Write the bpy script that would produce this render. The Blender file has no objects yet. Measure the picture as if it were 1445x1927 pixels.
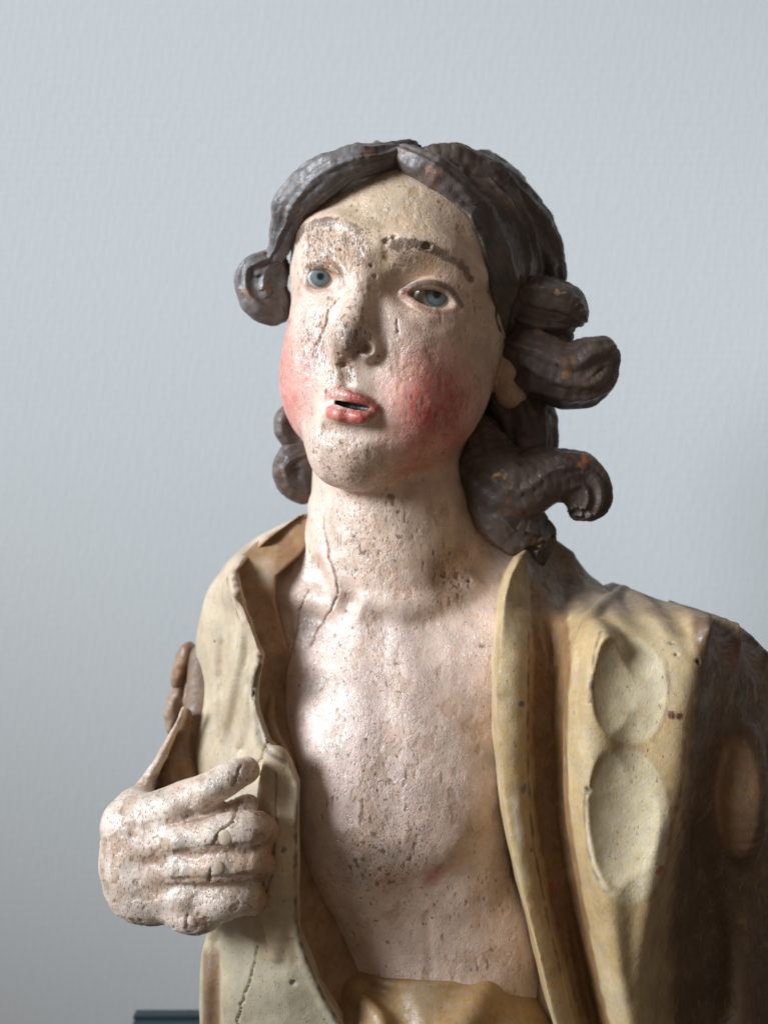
import bpy, math, random, os, time
import numpy as np

# ------------------------------------------------------------------ camera / world / light
S = 0.00025                       # metres per model unit (one photo pixel at the statue's plane)
D = 2060.0                        # camera distance in model units
CX, CY = 722.5, 963.5
scene = bpy.context.scene
cam_d = bpy.data.cameras.new('camera'); cam = bpy.data.objects.new('camera', cam_d)
scene.collection.objects.link(cam); scene.camera = cam
cam.location = (0, -D * S, 0); cam.rotation_euler = (math.radians(90), 0, 0)
cam_d.sensor_fit = 'VERTICAL'; cam_d.sensor_height = 24.0; cam_d.lens = 24.0 * D / 1927.0
cam_d.clip_start = 0.01; cam_d.clip_end = 50
cam_d.dof.use_dof = True; cam_d.dof.focus_distance = (D - 70) * S; cam_d.dof.aperture_fstop = 3.6

world = bpy.data.worlds.new('World'); scene.world = world; world.use_nodes = True
bg = world.node_tree.nodes['Background']
bg.inputs[0].default_value = (1.0, 0.86, 0.72, 1); bg.inputs[1].default_value = 0.18

def area(name, loc, target, sx, sy, power, col, spread=180):
    l = bpy.data.lights.new(name, 'AREA'); l.shape = 'RECTANGLE'; l.size = sx; l.size_y = sy
    l.energy = power; l.color = col; l.spread = math.radians(spread)
    o = bpy.data.objects.new(name, l); scene.collection.objects.link(o); o.location = loc
    from mathutils import Vector
    o.rotation_euler = (Vector(target) - Vector(loc)).to_track_quat('-Z', 'Y').to_euler()
    return o
area('window_light', (-1.46, -0.66, 0.80), (0.26, 0.07, 0.13), 1.1, 1.1, 9.8, (0.815, 0.908, 1.0), 38)

scene.view_settings.view_transform = 'Standard'; scene.view_settings.look = 'None'
scene.view_settings.exposure = 0.0; scene.view_settings.gamma = 1.0
scene.cycles.use_denoising = True
scene.cycles.max_bounces = 6

# ------------------------------------------------------------------ sculpting kit (implicit solids meshed in numpy)
F = np.float32
VM = 1.0
from concurrent.futures import ThreadPoolExecutor
POOL = ThreadPoolExecutor(4)
def P(px, py, y):
    k = (D + y) / D
    return np.array([(px - CX) * k, y, (CY - py) * k])

def _h(ix, iy, iz, seed):
    U = np.uint32
    h = ix * U(374761393) + iy * U(668265263) + iz * U(1274126177) + U((seed * 974634777) & 0xffffffff)
    h = (h ^ (h >> U(13))) * U(1274126177)
    h = (h ^ (h >> U(16))) & U(0xffff)
    return h.astype(F) / F(32767.5) - F(1)
def noise(p, scale, seed=0):
    q = p / np.asarray(scale, F)
    i0 = np.floor(q); f = (q - i0).astype(F); i = i0.astype(np.int32).view(np.uint32); f = f * f * (3 - 2 * f)
    x, y, z = i[..., 0], i[..., 1], i[..., 2]; fx, fy, fz = f[..., 0], f[..., 1], f[..., 2]
    def c(a, b, d): return _h(x + np.uint32(a), y + np.uint32(b), z + np.uint32(d), seed)
    x00 = c(0,0,0) * (1-fx) + c(1,0,0) * fx; x10 = c(0,1,0) * (1-fx) + c(1,1,0) * fx
    x01 = c(0,0,1) * (1-fx) + c(1,0,1) * fx; x11 = c(0,1,1) * (1-fx) + c(1,1,1) * fx
    return (x00 * (1-fy) + x10 * fy) * (1-fz) + (x01 * (1-fy) + x11 * fy) * fz
def fbm(p, scale, oct=3, seed=0):
    s = np.asarray(scale, F); r = 0; a = 1.0
    for o in range(oct):
        r = r + a * noise(p, s, seed + o * 17); s = s * 0.5; a *= 0.5
    return r

def smin(a, b, k):
    if k <= 0: return np.minimum(a, b)
    h = np.maximum(k - np.abs(a - b), 0) / k
    return np.minimum(a, b) - h * h * (k * 0.25)
def smax(a, b, k): return -smin(-a, -b, k)

class Prim:
    def __init__(self, fn, lo, hi): self.fn, self.lo, self.hi = fn, np.asarray(lo, float), np.asarray(hi, float)

def ell(c, r, M=None):
    c = np.asarray(c, F); r = np.asarray(r, F); R = float(max(r))
    def fn(p):
        q = p - c
        if M is not None: q = q @ M
        a = q / r; b = a / r
        k0 = np.sqrt(np.einsum('...i,...i->...', a, a)); k1 = np.sqrt(np.einsum('...i,...i->...', b, b)) + F(1e-9)
        return k0 * (k0 - 1) / k1
    if M is None: return Prim(fn, c - r, c + r)
    return Prim(fn, c - R, c + R)

def spline(pts, n=6):
    """Catmull-Rom through rows (any width)."""
    p = np.asarray(pts, float)
    if len(p) < 3: 
        t = np.linspace(0, 1, n + 1)[:, None]; return p[0] * (1 - t) + p[1] * t
    q = np.vstack([2 * p[0] - p[1], p, 2 * p[-1] - p[-2]]); out = []
    for i in range(1, len(q) - 2):
        for t in np.arange(n) / n:
            a, b, c, d = q[i-1], q[i], q[i+1], q[i+2]
            out.append(0.5 * ((2*b) + (c-a)*t + (2*a-5*b+4*c-d)*t*t + (3*b-a-3*c+d)*t**3))
    out.append(p[-1]); return np.array(out)

def chain(pts, n=5, sc=(1, 1, 1), groove=None, twist=0.0):
    """swept solid through rows (x,y,z,r); sc squashes the metric, groove=(count,depth) carves strands along it"""
    q = spline(pts, n).astype(F); sc = np.asarray(sc, F)
    q[:, 3] = np.maximum(q[:, 3], 0.3)
    seg = q[1:, :3] - q[:-1, :3]; L = np.linalg.norm(seg, axis=1); cum = np.concatenate([[0], np.cumsum(L)])
    R = float(q[:, 3].max()) / float(sc.min())
    def fn(p):
        best = np.full(p.shape[:-1], 1e4, F)
        if groove: ph = np.zeros_like(best); along = np.zeros_like(best); rr = np.zeros_like(best)
        for i in range(len(q) - 1):
            a = q[i, :3]; ab = (q[i+1, :3] - a); A = ab * sc; w = (p - a) * sc
            t = np.clip((w @ A) / (A @ A + 1e-6), 0, 1)
            v = w - t[..., None] * A; r = q[i, 3] + t * (q[i+1, 3] - q[i, 3])
            d = np.sqrt(np.einsum('...i,...i->...', v, v)) - r
            m = d < best; best = np.where(m, d, best)
            if groove:
                ax = ab / (np.linalg.norm(ab) + 1e-6); nrm = np.array([0, -1, 0], F) - ax * (-ax[1])
                nrm = nrm / (np.linalg.norm(nrm) + 1e-6); bi = np.cross(ax, nrm); s_ = cum[i] + t * L[i]
                ang = np.arctan2(v @ bi.astype(F), v @ nrm.astype(F)) + twist * s_
                ph = np.where(m, ang, ph); along = np.where(m, s_, along); rr = np.where(m, r, rr)
        if groove:
            st = np.stack([ph * 0.9, along / 95, np.full_like(ph, cum[-1] * .37)], -1).astype(F)      # strands run along the lock
            nz = noise(st, (1, 1, 1), 31); amp = groove[1] * np.clip(0.8 + 0.8 * noise(st, (.6, 1.3, 1), 37), 0.2, 1.5) * np.clip(rr / 38, 0.15, 1)
            best = best + amp * 1.25 * (np.abs(np.sin(ph * groove[0] * 0.5 + nz * 1.5)) - 0.55)
            st = np.stack([ph * 6, along / 60, np.full_like(ph, cum[-1] * .73)], -1).astype(F); best = best + noise(st, (1, 1, 1), 41) * 1.5
        return best.astype(F)
    return Prim(fn, q[:, :3].min(0) - R - 4, q[:, :3].max(0) + R + 4)

class HField:
    """solid behind a smooth surface y=f(x,z) through control points, cut to an outline"""
    def __init__(self, ctrl, outline, thick, k=10, step=4.0, wall=1.0, bump=None):
        W = np.array([P(*c) for c in ctrl + outline]); O = np.array([P(*c) for c in outline])
        self.x0, self.z0 = O[:, 0].min() - 40, O[:, 2].min() - 40
        nx = int((O[:, 0].max() + 40 - self.x0) / step) + 2; nz = int((O[:, 2].max() + 40 - self.z0) / step) + 2
        gx = self.x0 + np.arange(nx) * step; gz = self.z0 + np.arange(nz) * step
        X, Z = np.meshgrid(gx, gz, indexing='ij'); self.step = step
        c = W[:, [0, 2]] / 300.0; N = len(c)
        def U(r2): return np.where(r2 > 1e-9, r2 * np.log(r2 + 1e-12), 0)
        K = U(((c[:, None] - c[None]) ** 2).sum(-1)) + np.eye(N) * 2e-3
        Pm = np.c_[np.ones(N), c]; A = np.zeros((N + 3, N + 3)); A[:N, :N] = K; A[:N, N:] = Pm; A[N:, :N] = Pm.T
        sol = np.linalg.solve(A, np.r_[W[:, 1], 0, 0, 0])
        g = np.c_[X.ravel(), Z.ravel()] / 300.0; f = np.zeros(len(g))
        for i in range(N): f += sol[i] * U(((g - c[i]) ** 2).sum(-1))
        f += sol[N] + g @ sol[N+1:]
        f = f.reshape(nx, nz)
        if bump is not None: f = f + bump(X, Z)
        gx_, gz_ = np.gradient(f, step); cc = 1 / np.sqrt(1 + gx_ ** 2 + gz_ ** 2)
        # outline signed distance
        Q = np.c_[X.ravel(), Z.ravel()]; V = O[:, [0, 2]]; n = len(V)
        dm = np.full(len(Q), 1e9); ins = np.zeros(len(Q), bool)
        for i in range(n):
            a, b = V[i], V[(i + 1) % n]; ab = b - a; w = Q - a
            t = np.clip((w @ ab) / (ab @ ab), 0, 1); dm = np.minimum(dm, ((w - t[:, None] * ab) ** 2).sum(1))
            cr = (a[1] > Q[:, 1]) != (b[1] > Q[:, 1])
            with np.errstate(divide='ignore', invalid='ignore'):
                xi = (b[0] - a[0]) * (Q[:, 1] - a[1]) / (b[1] - a[1]) + a[0]
            ins ^= cr & (Q[:, 0] < xi)
        sd = np.sqrt(dm) * np.where(ins, -1, 1)
        self.T = np.stack([f, cc, sd.reshape(nx, nz)], -1).astype(F)
        self.k, self.thick, self.nx, self.nz = k, thick, nx, nz
        self.lo = [self.x0, f.min() - 10, self.z0]; self.hi = [gx[-1], f.max() + thick + 10, gz[-1]]
    def prim(self): return Prim(self.fn, self.lo, self.hi)
    def sample(self, x, z):
        u = np.clip((x - self.x0) / self.step, 0, self.nx - 1.001); v = np.clip((z - self.z0) / self.step, 0, self.nz - 1.001)
        i = u.astype(np.int32); j = v.astype(np.int32); fu = (u - i)[..., None]; fv = (v - j)[..., None]; T = self.T
        return (T[i, j] * (1-fu) + T[i+1, j] * fu) * (1-fv) + (T[i, j+1] * (1-fu) + T[i+1, j+1] * fu) * fv
    def fn(self, p):
        s = self.sample(p[..., 0], p[..., 2]); y = p[..., 1]
        front = (s[..., 0] - y) * s[..., 1]; back = (y - s[..., 0] - self.thick) * s[..., 1]
        return smax(smax(front, s[..., 2], self.k), back, self.k).astype(F)

class Solid:
    def __init__(self): self.ops = []
    def add(self, prim, k=0.0): self.ops.append(('u', prim, k)); return self
    def cut(self, prim, k=0.0): self.ops.append(('s', prim, k)); return self
    def clip(self, prim, k=0.0): self.ops.append(('i', prim, k)); return self
    def disp(self, fn): self.ops.append(('d', fn, 0)); return self
    def copy(self): s = Solid(); s.ops = list(self.ops); return s
    def ev(self, p):
        """p: (B,n,3)"""
        lo = p.min(1); hi = p.max(1); d = np.full(p.shape[:2], 900.0, F)
        for mode, pr, k in self.ops:
            if mode == 'd': d = d + pr(p); continue
            if mode == 'i': d = smax(d, pr.fn(p), k); continue
            m = k + 26.0
            sel = np.nonzero(((lo <= pr.hi + m) & (hi >= pr.lo - m)).all(1))[0]
            if not len(sel): continue
            b = pr.fn(p[sel]); d[sel] = smin(d[sel], b, k) if mode == 'u' else smax(d[sel], -b, k)
        return d
    def bounds(self):
        lo = np.min([o[1].lo for o in self.ops if o[0] == 'u'], 0); hi = np.max([o[1].hi for o in self.ops if o[0] == 'u'], 0)
        return lo - 10, hi + 10

def evalp(solid, p):
    out = np.empty(len(p), F); c = 64
    n = len(p) // c * c
    if n:
        def job(s):
            e = min(n, s + c * 2048); out[s:e] = solid.ev(p[s:e].reshape(-1, c, 3)).reshape(-1)
        list(POOL.map(job, range(0, n, c * 2048)))
    if n < len(p): out[n:] = solid.ev(p[n:][None])[0]
    return out

def ray(solid, pts, off=0.0):
    """points where the photograph's sight lines meet the surface (offset by off): rows (px,py)"""
    pts = np.asarray(pts, float); n = len(pts)
    d = np.c_[(pts[:, 0] - CX), np.full(n, D), (CY - pts[:, 1])]; d /= np.linalg.norm(d, axis=1)[:, None]
    o = np.array([0, -D, 0.0]); t = np.full(n, D - 420.0); off = np.broadcast_to(np.asarray(off, float), (n,))
    for _ in range(110):
        p = (o + d * t[:, None]).astype(F)
        v = solid.ev(p[:, None, :])[:, 0] - off
        st = np.clip(v, -20, 34) * 0.85
        t = np.minimum(t + st, D + 700)
        if np.abs(st[t < D + 690]).max(initial=0) < 0.25: break
    return o + d * t[:, None]

def on(solid, rows):
    """rows (px,py,off,r) -> rows (x,y,z,r) on the solid"""
    rows = np.asarray(rows, float); return np.c_[ray(solid, rows[:, :2], rows[:, 2]), rows[:, 3]]

def mesh_solid(solid, vox=2.0, box=None):
    lo, hi = solid.bounds()
    if box is not None: lo = np.maximum(lo, box[0]); hi = np.minimum(hi, box[1])
    NB = 8; bs = NB * vox; nb = np.ceil((hi - lo) / bs).astype(int) + 1
    g = [lo[i] + np.arange(nb[i] + 1) * bs for i in range(3)]
    G = np.stack(np.meshgrid(*g, indexing='ij'), -1).astype(F)
    G2 = G.reshape(-1, 1, 3); cd = np.empty(len(G2), F)
    # coarse pass on corners, grouped in columns for culling
    Gc = G.reshape(-1, nb[2] + 1, 3); m = 12
    zc = nb[2] + 1
    out = list(POOL.map(lambda s: solid.ev(np.ascontiguousarray(Gc[:, s:s+m])), range(0, zc, m)))
    cd = np.concatenate(out, 1).reshape(nb[0]+1, nb[1]+1, nb[2]+1)
    near = np.abs(cd) < bs * 1.45; act = np.zeros(nb, bool); mn = np.full(nb, 1e9, F); mx = -mn
    for a in (0, 1):
        for b in (0, 1):
            for c in (0, 1):
                sl = (slice(a, nb[0]+a), slice(b, nb[1]+b), slice(c, nb[2]+c))
                act |= near[sl]; mn = np.minimum(mn, cd[sl]); mx = np.maximum(mx, cd[sl])
    act |= (mn < 0) & (mx > 0)
    B = np.argwhere(act)
    o = np.arange(NB + 1); off = np.stack(np.meshgrid(o, o, o, indexing='ij'), -1).reshape(-1, 3)
    V = np.empty((len(B), (NB+1)**3), F)
    def job(s):
        idx = B[s:s+400, None, :] * NB + off[None]
        V[s:s+400] = solid.ev((lo + idx * vox).astype(F))
    list(POOL.map(job, range(0, len(B), 400)))
    keep = (V.min(1) < 0) & (V.max(1) >= 0); B = B[keep]; V = V[keep].reshape(-1, NB+1, NB+1, NB+1)
    dims = (nb * NB + 2).astype(np.int64)
    def key(ijk): return (ijk[..., 0] * dims[1] + ijk[..., 1]) * dims[2] + ijk[..., 2]
    ins = V < 0
    cs = np.zeros((len(B), NB, NB, NB), np.int8)
    for a in (0, 1):
        for b in (0, 1):
            for c in (0, 1): cs += ins[:, a:a+NB, b:b+NB, c:c+NB]
    ci = np.argwhere((cs > 0) & (cs < 8)); cell = B[ci[:, 0]] * NB + ci[:, 1:]
    # vertex = mean of edge crossings
    bi, x, y, z = ci.T; corner = {}
    for a in (0, 1):
        for b in (0, 1):
            for c in (0, 1): corner[(a, b, c)] = V[bi, x+a, y+b, z+c]
    acc = np.zeros((len(ci), 3)); cnt = np.zeros(len(ci))
    for ax in range(3):
        for u in (0, 1):
            for w in (0, 1):
                c0 = [u, w]; c0.insert(ax, 0); c1 = [u, w]; c1.insert(ax, 1)
                v0, v1 = corner[tuple(c0)], corner[tuple(c1)]; m = (v0 < 0) != (v1 < 0)
                t = np.where(m, v0 / np.where(m, v0 - v1, 1), 0)
                pt = np.array(c0, float)[None].repeat(len(ci), 0); pt[:, ax] = t
                acc[m] += pt[m]; cnt[m] += 1
    verts = lo + (cell + acc / cnt[:, None]) * vox
    k = key(cell.astype(np.int64)); order = np.argsort(k); ks = k[order]
    quads = []
    for ax in range(3):
        sl = [slice(None)] + [slice(0, NB)] * 3; sl2 = list(sl); sl2[ax + 1] = slice(1, NB + 1)
        A = ins[tuple(sl)]; Bq = ins[tuple(sl2)]
        e = np.argwhere(A != Bq); pos = (B[e[:, 0]] * NB + e[:, 1:]).astype(np.int64); sgn = A[tuple(e.T)]
        o1, o2 = [(1, 2), (2, 0), (0, 1)][ax]
        q = []
        ok = np.ones(len(e), bool)
        for (s1, s2) in ((0, 0), (-1, 0), (-1, -1), (0, -1)):
            c = pos.copy(); c[:, o1] += s1; c[:, o2] += s2; kk = key(c)
            i = np.searchsorted(ks, kk); i = np.minimum(i, len(ks) - 1); ok &= ks[i] == kk; q.append(order[i])
        q = np.stack(q, 1)[ok]; sg = sgn[ok]
        q[~sg] = q[~sg][:, ::-1]; quads.append(q)
    quads = np.concatenate(quads)
    # pull onto the true surface
    for _ in range(1):
        p = verts.astype(F); d0 = evalp(solid, p); h = 0.7; gr = np.empty((len(p), 3))
        for a in range(3):
            q = p.copy(); q[:, a] += h; gr[:, a] = (evalp(solid, q) - d0) / h
        gl = (gr ** 2).sum(1) + 1e-6
        verts = verts - np.clip(d0 / np.maximum(gl, 0.3), -vox, vox)[:, None] * gr * 0.8
    return verts, quads

MESHINFO = {}
def build(name, solid, mat, parent=None, vox=2.0, paint=None, post=None, box=None, hide=()):
    t_0 = time.time(); v, q = mesh_solid(solid, vox * VM, box); t_1 = time.time() - t_0
    if hide:      # drop what lies buried well inside neighbouring pieces
        gone = np.zeros(len(v), bool)
        for h in hide: gone |= evalp(h, v.astype(F)) < -14
        q = q[~gone[q].all(1)]; used = np.zeros(len(v), bool); used[q] = True; ix = np.cumsum(used) - 1; v = v[used]; q = ix[q]
    if post is not None:
        n = normals(v, q); v = v + n * post(v, n)[:, None]
    me = bpy.data.meshes.new(name)
    me.vertices.add(len(v)); me.vertices.foreach_set('co', (v * S).astype(F).ravel())
    me.loops.add(len(q) * 4); me.loops.foreach_set('vertex_index', q.astype(np.int32).ravel())
    me.polygons.add(len(q)); me.polygons.foreach_set('loop_start', np.arange(0, len(q) * 4, 4, dtype=np.int32))
    me.update(calc_edges=True); me.validate()
    me.polygons.foreach_set('use_smooth', np.ones(len(me.polygons), bool))
    if paint is not None:
        layers = paint(v, normals(v, q))
        for nm, arr in layers.items():
            a = me.attributes.new(nm, 'FLOAT_COLOR', 'POINT')
            arr = np.c_[arr, np.ones(len(v))] if arr.ndim == 2 else np.c_[arr, arr, arr, np.ones(len(v))]
            a.data.foreach_set('color', arr.astype(F).ravel())
    me.materials.append(mat)
    ob = bpy.data.objects.new(name, me); scene.collection.objects.link(ob)
    if parent: ob.parent = parent
    MESHINFO[name + str(len(MESHINFO))] = (len(v), round(t_1, 1), round(time.time() - t_0, 1))
    return ob

def normals(v, q):
    n = np.cross(v[q[:, 2]] - v[q[:, 0]], v[q[:, 3]] - v[q[:, 1]]); out = np.zeros_like(v)
    for i in range(4):
        for a in range(3): out[:, a] += np.bincount(q[:, i], n[:, a], len(v))
    return out / (np.linalg.norm(out, axis=1)[:, None] + 1e-9)

def dist_line(v, pts):
    """distance of points to a 3-D polyline"""
    pts = np.asarray(pts, float); best = np.full(len(v), 1e9); lo = pts[:, :3].min(0) - 90; hi = pts[:, :3].max(0) + 90
    sel = np.nonzero(((v > lo) & (v < hi)).all(1))[0]; w0 = v[sel]; b = np.full(len(sel), 1e9)
    if len(pts) == 1: b = ((w0 - pts[0, :3]) ** 2).sum(1)
    for i in range(len(pts) - 1):
        a = pts[i, :3]; ab = pts[i+1, :3] - a; w = w0 - a
        t = np.clip(w @ ab / (ab @ ab + 1e-9), 0, 1); b = np.minimum(b, ((w - t[:, None] * ab) ** 2).sum(1))
    best[sel] = np.sqrt(b); return best
def sstep(a, b, x): t = np.clip((x - a) / (b - a), 0, 1); return t * t * (3 - 2 * t)

def srgb(r, g, b):
    f = lambda c: ((c / 255 + 0.055) / 1.055) ** 2.4 if c > 10 else c / 255 / 12.92
    return np.array([f(r), f(g), f(b)])

# ------------------------------------------------------------------ materials
def nodes(mat):
    mat.use_nodes = True; nt = mat.node_tree; return nt, nt.nodes, nt.links
def painted(name, pore=0.5, pore_col=(0.10, 0.058, 0.034), rough=(0.28, 0.55), bump=0.35, edge=None, edge_rng=(0.52, 0.56),
            mottle=0.25, pore_scale=(1700, 1700, 420), spec=0.5, grain=0.0, stain=None, plates=0.0):
    m = bpy.data.materials.new(name); nt, N, L = nodes(m); b = N['Principled BSDF']
    tc = N.new('ShaderNodeTexCoord'); at = N.new('ShaderNodeAttribute'); at.attribute_name = 'col'
    aw = N.new('ShaderNodeAttribute'); aw.attribute_name = 'wear'
    def noise_(sc, detail=3, rough_=0.55, dist=0.0, dim=1.0):
        mp = N.new('ShaderNodeMapping'); mp.inputs['Scale'].default_value = sc; L.new(tc.outputs['Object'], mp.inputs[0])
        n = N.new('ShaderNodeTexNoise'); n.inputs['Scale'].default_value = dim; n.inputs['Detail'].default_value = detail
        n.inputs['Roughness'].default_value = rough_; n.inputs['Distortion'].default_value = dist
        L.new(mp.outputs[0], n.inputs['Vector']); return n.outputs['Fac']
    def rng(x, a, b_, c=0.0, d=1.0, smooth=True):
        r = N.new('ShaderNodeMapRange'); r.interpolation_type = 'SMOOTHSTEP' if smooth else 'LINEAR'
        for k, v in zip(('From Min', 'From Max', 'To Min', 'To Max'), (a, b_, c, d)): r.inputs[k].default_value = v
        L.new(x, r.inputs['Value']); return r.outputs[0]
    def math_(op, x, y):
        n = N.new('ShaderNodeMath'); n.operation = op
        for i, s in enumerate((x, y)):
            if isinstance(s, (int, float)): n.inputs[i].default_value = s
            else: L.new(s, n.inputs[i])
        return n.outputs[0]
    def mix(f, a, c, mode='MIX'):
        n = N.new('ShaderNodeMix'); n.data_type = 'RGBA'; n.blend_type = mode
        for i, s in ((0, f), (6, a), (7, c)):
            if isinstance(s, (int, float)): n.inputs[i].default_value = s
            elif isinstance(s, tuple): n.inputs[i].default_value = (*s, 1)
            else: L.new(s, n.inputs[i])
        return n.outputs[2]
    col = at.outputs['Color']
    n1 = noise_((70, 70, 60), 5, 0.6); n2 = noise_((420, 420, 300), 4, 0.65, 0.4)
    v = math_('ADD', math_('MULTIPLY', rng(n1, 0.3, 0.7, 1 - mottle, 1 + mottle * 0.6, False), 1.0), 0.0)
    hue = N.new('ShaderNodeHueSaturation'); L.new(col, hue.inputs['Color']); L.new(v, hue.inputs['Value'])
    L.new(rng(n2, 0.3, 0.7, 0.8, 1.25, False), hue.inputs['Saturation']); col = hue.outputs[0]
    if stain: col = mix(math_('MULTIPLY', rng(noise_((160, 160, 110), 6, 0.7, 0.6), 0.52, 0.68), stain[1]), col, stain[0])
    # small losses: short vertical pores and flakes, denser where worn
    pn = noise_(pore_scale, 2, 0.5, 0.25); fl = noise_((620, 620, 380), 5, 0.7, 0.8)
    thr = rng(aw.outputs['Fac'], 0.0, 1.0, 0.755, 0.755 - 0.32 * pore, False)
    pm = N.new('ShaderNodeMapRange'); pm.interpolation_type = 'SMOOTHSTEP'; L.new(pn, pm.inputs['Value'])
    L.new(thr, pm.inputs['From Min']); L.new(math_('ADD', thr, 0.05), pm.inputs['From Max'])
    thr2 = rng(aw.outputs['Fac'], 0.0, 1.0, 0.80, 0.535, False)
    fm = N.new('ShaderNodeMapRange'); fm.interpolation_type = 'SMOOTHSTEP'; L.new(fl, fm.inputs['Value'])
    L.new(thr2, fm.inputs['From Min']); L.new(math_('ADD', thr2, 0.03), fm.inputs['From Max'])
    col = mix(math_('MULTIPLY', fm.outputs[0], 0.75), col, tuple(np.array(pore_col) * 2.3))
    col = mix(pm.outputs[0], col, pore_col)
    loss = math_('MAXIMUM', pm.outputs[0], math_('MULTIPLY', fm.outputs[0], 0.6))
    if edge:
        ge = N.new('ShaderNodeNewGeometry')
        e = math_('ADD', ge.outputs['Pointiness'], math_('MULTIPLY', math_('SUBTRACT', n2, 0.5), 0.10))
        em = math_('MULTIPLY', rng(e, *edge_rng), edge[1]); col = mix(em, col, edge[0])
    L.new(col, b.inputs['Base Color'])
    r = math_('MULTIPLY', rng(n2, 0.35, 0.65, rough[0], rough[1], False), rng(noise_((110, 110, 80), 5, 0.65), 0.35, 0.65, 0.8, 1.5, False)); r = math_('ADD', r, math_('MULTIPLY', loss, 0.3)); L.new(r, b.inputs['Roughness'])
    b.inputs['Specular IOR Level'].default_value = spec
    h = math_('ADD', math_('MULTIPLY', n2, 0.8), math_('MULTIPLY', noise_((1500, 1500, 1100), 3, 0.6), 0.35))
    h = math_('SUBTRACT', h, math_('MULTIPLY', loss, 0.55))
    if plates:
        mpv = N.new('ShaderNodeMapping'); mpv.inputs['Scale'].default_value = (560, 560, 330); L.new(tc.outputs['Object'], mpv.inputs[0])
        vv = N.new('ShaderNodeTexVoronoi'); vv.feature = 'DISTANCE_TO_EDGE'; vv.inputs['Scale'].default_value = 1.0; L.new(mpv.outputs[0], vv.inputs['Vector'])
        lift = math_('MULTIPLY', rng(vv.outputs['Distance'], 0.0, 0.09), rng(noise_((90, 90, 70), 4, 0.6), 0.42, 0.6, 0.05, plates)); h = math_('ADD', h, lift)
    if grain: h = math_('ADD', h, math_('MULTIPLY', noise_((1600, 1600, 60), 3, 0.6), grain))
    bp = N.new('ShaderNodeBump'); bp.inputs['Strength'].default_value = bump; bp.inputs['Distance'].default_value = 0.0009
    L.new(h, bp.inputs['Height']); L.new(bp.outputs[0], b.inputs['Normal'])
    return m
M_skin = painted('aged_flesh_paint', plates=0.55, pore=0.72, rough=(0.22, 0.46), bump=0.42, stain=((0.40, 0.30, 0.21), 0.25), spec=0.7)
M_hair = painted('dark_hair_paint', pore=0.3, pore_col=(0.02, 0.014, 0.01), rough=(0.3, 0.55), bump=0.45, mottle=0.35,
                 edge=((0.17, 0.105, 0.065), 0.6), edge_rng=(0.57, 0.68), grain=0.3)
M_robe = painted('ochre_robe_paint', plates=0.22, pore=0.55, rough=(0.4, 0.62), bump=0.32, mottle=0.22, stain=((0.33, 0.21, 0.10), 0.45))
M_eye = painted('painted_eye', pore=0.25, rough=(0.2, 0.4), bump=0.15, mottle=0.12)

# ------------------------------------------------------------------ the setting
def simple(name, col, rough=0.6):
    m = bpy.data.materials.new(name); nt, N, L = nodes(m); b = N['Principled BSDF']
    b.inputs['Base Color'].default_value = (*col, 1); b.inputs['Roughness'].default_value = rough; return m, nt, N, L, b
def sheet(name, verts, faces, mat):
    me = bpy.data.meshes.new(name); me.from_pydata([tuple(v) for v in verts], [], faces); me.materials.append(mat)
    o = bpy.data.objects.new(name, me); scene.collection.objects.link(o); return o

m_wall, nt, N, L, b = simple('woven_wallpaper', (0.645, 0.66, 0.66), 0.55)
tc = N.new('ShaderNodeTexCoord'); mp = N.new('ShaderNodeMapping'); mp.inputs['Rotation'].default_value = (0, math.radians(-14), 0)
mp.inputs['Scale'].default_value = (1, 1, 0.62); L.new(tc.outputs['Object'], mp.inputs[0])
vo = N.new('ShaderNodeTexVoronoi'); vo.inputs['Scale'].default_value = 190; vo.inputs['Randomness'].default_value = 0.5
L.new(mp.outputs[0], vo.inputs['Vector'])
wv = N.new('ShaderNodeTexWave'); wv.bands_direction = 'Z'; wv.inputs['Scale'].default_value = 55; wv.inputs['Distortion'].default_value = 1.5
L.new(tc.outputs['Object'], wv.inputs['Vector'])
ad = N.new('ShaderNodeMath'); ad.operation = 'MULTIPLY_ADD'; ad.inputs[1].default_value = 0.35
L.new(wv.outputs['Fac'], ad.inputs[0]); L.new(vo.outputs['Distance'], ad.inputs[2])
bp = N.new('ShaderNodeBump'); bp.inputs['Strength'].default_value = 0.055; bp.inputs['Distance'].default_value = 0.002
L.new(ad.outputs[0], bp.inputs['Height']); L.new(bp.outputs[0], b.inputs['Normal'])
WY = 1120 * S
wall = sheet('wall', [(-3, WY, -1.6), (3, WY, -1.6), (3, WY, 1.8), (-3, WY, 1.8)], [(0, 1, 2, 3)], m_wall)
wall['kind'] = 'structure'

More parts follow.
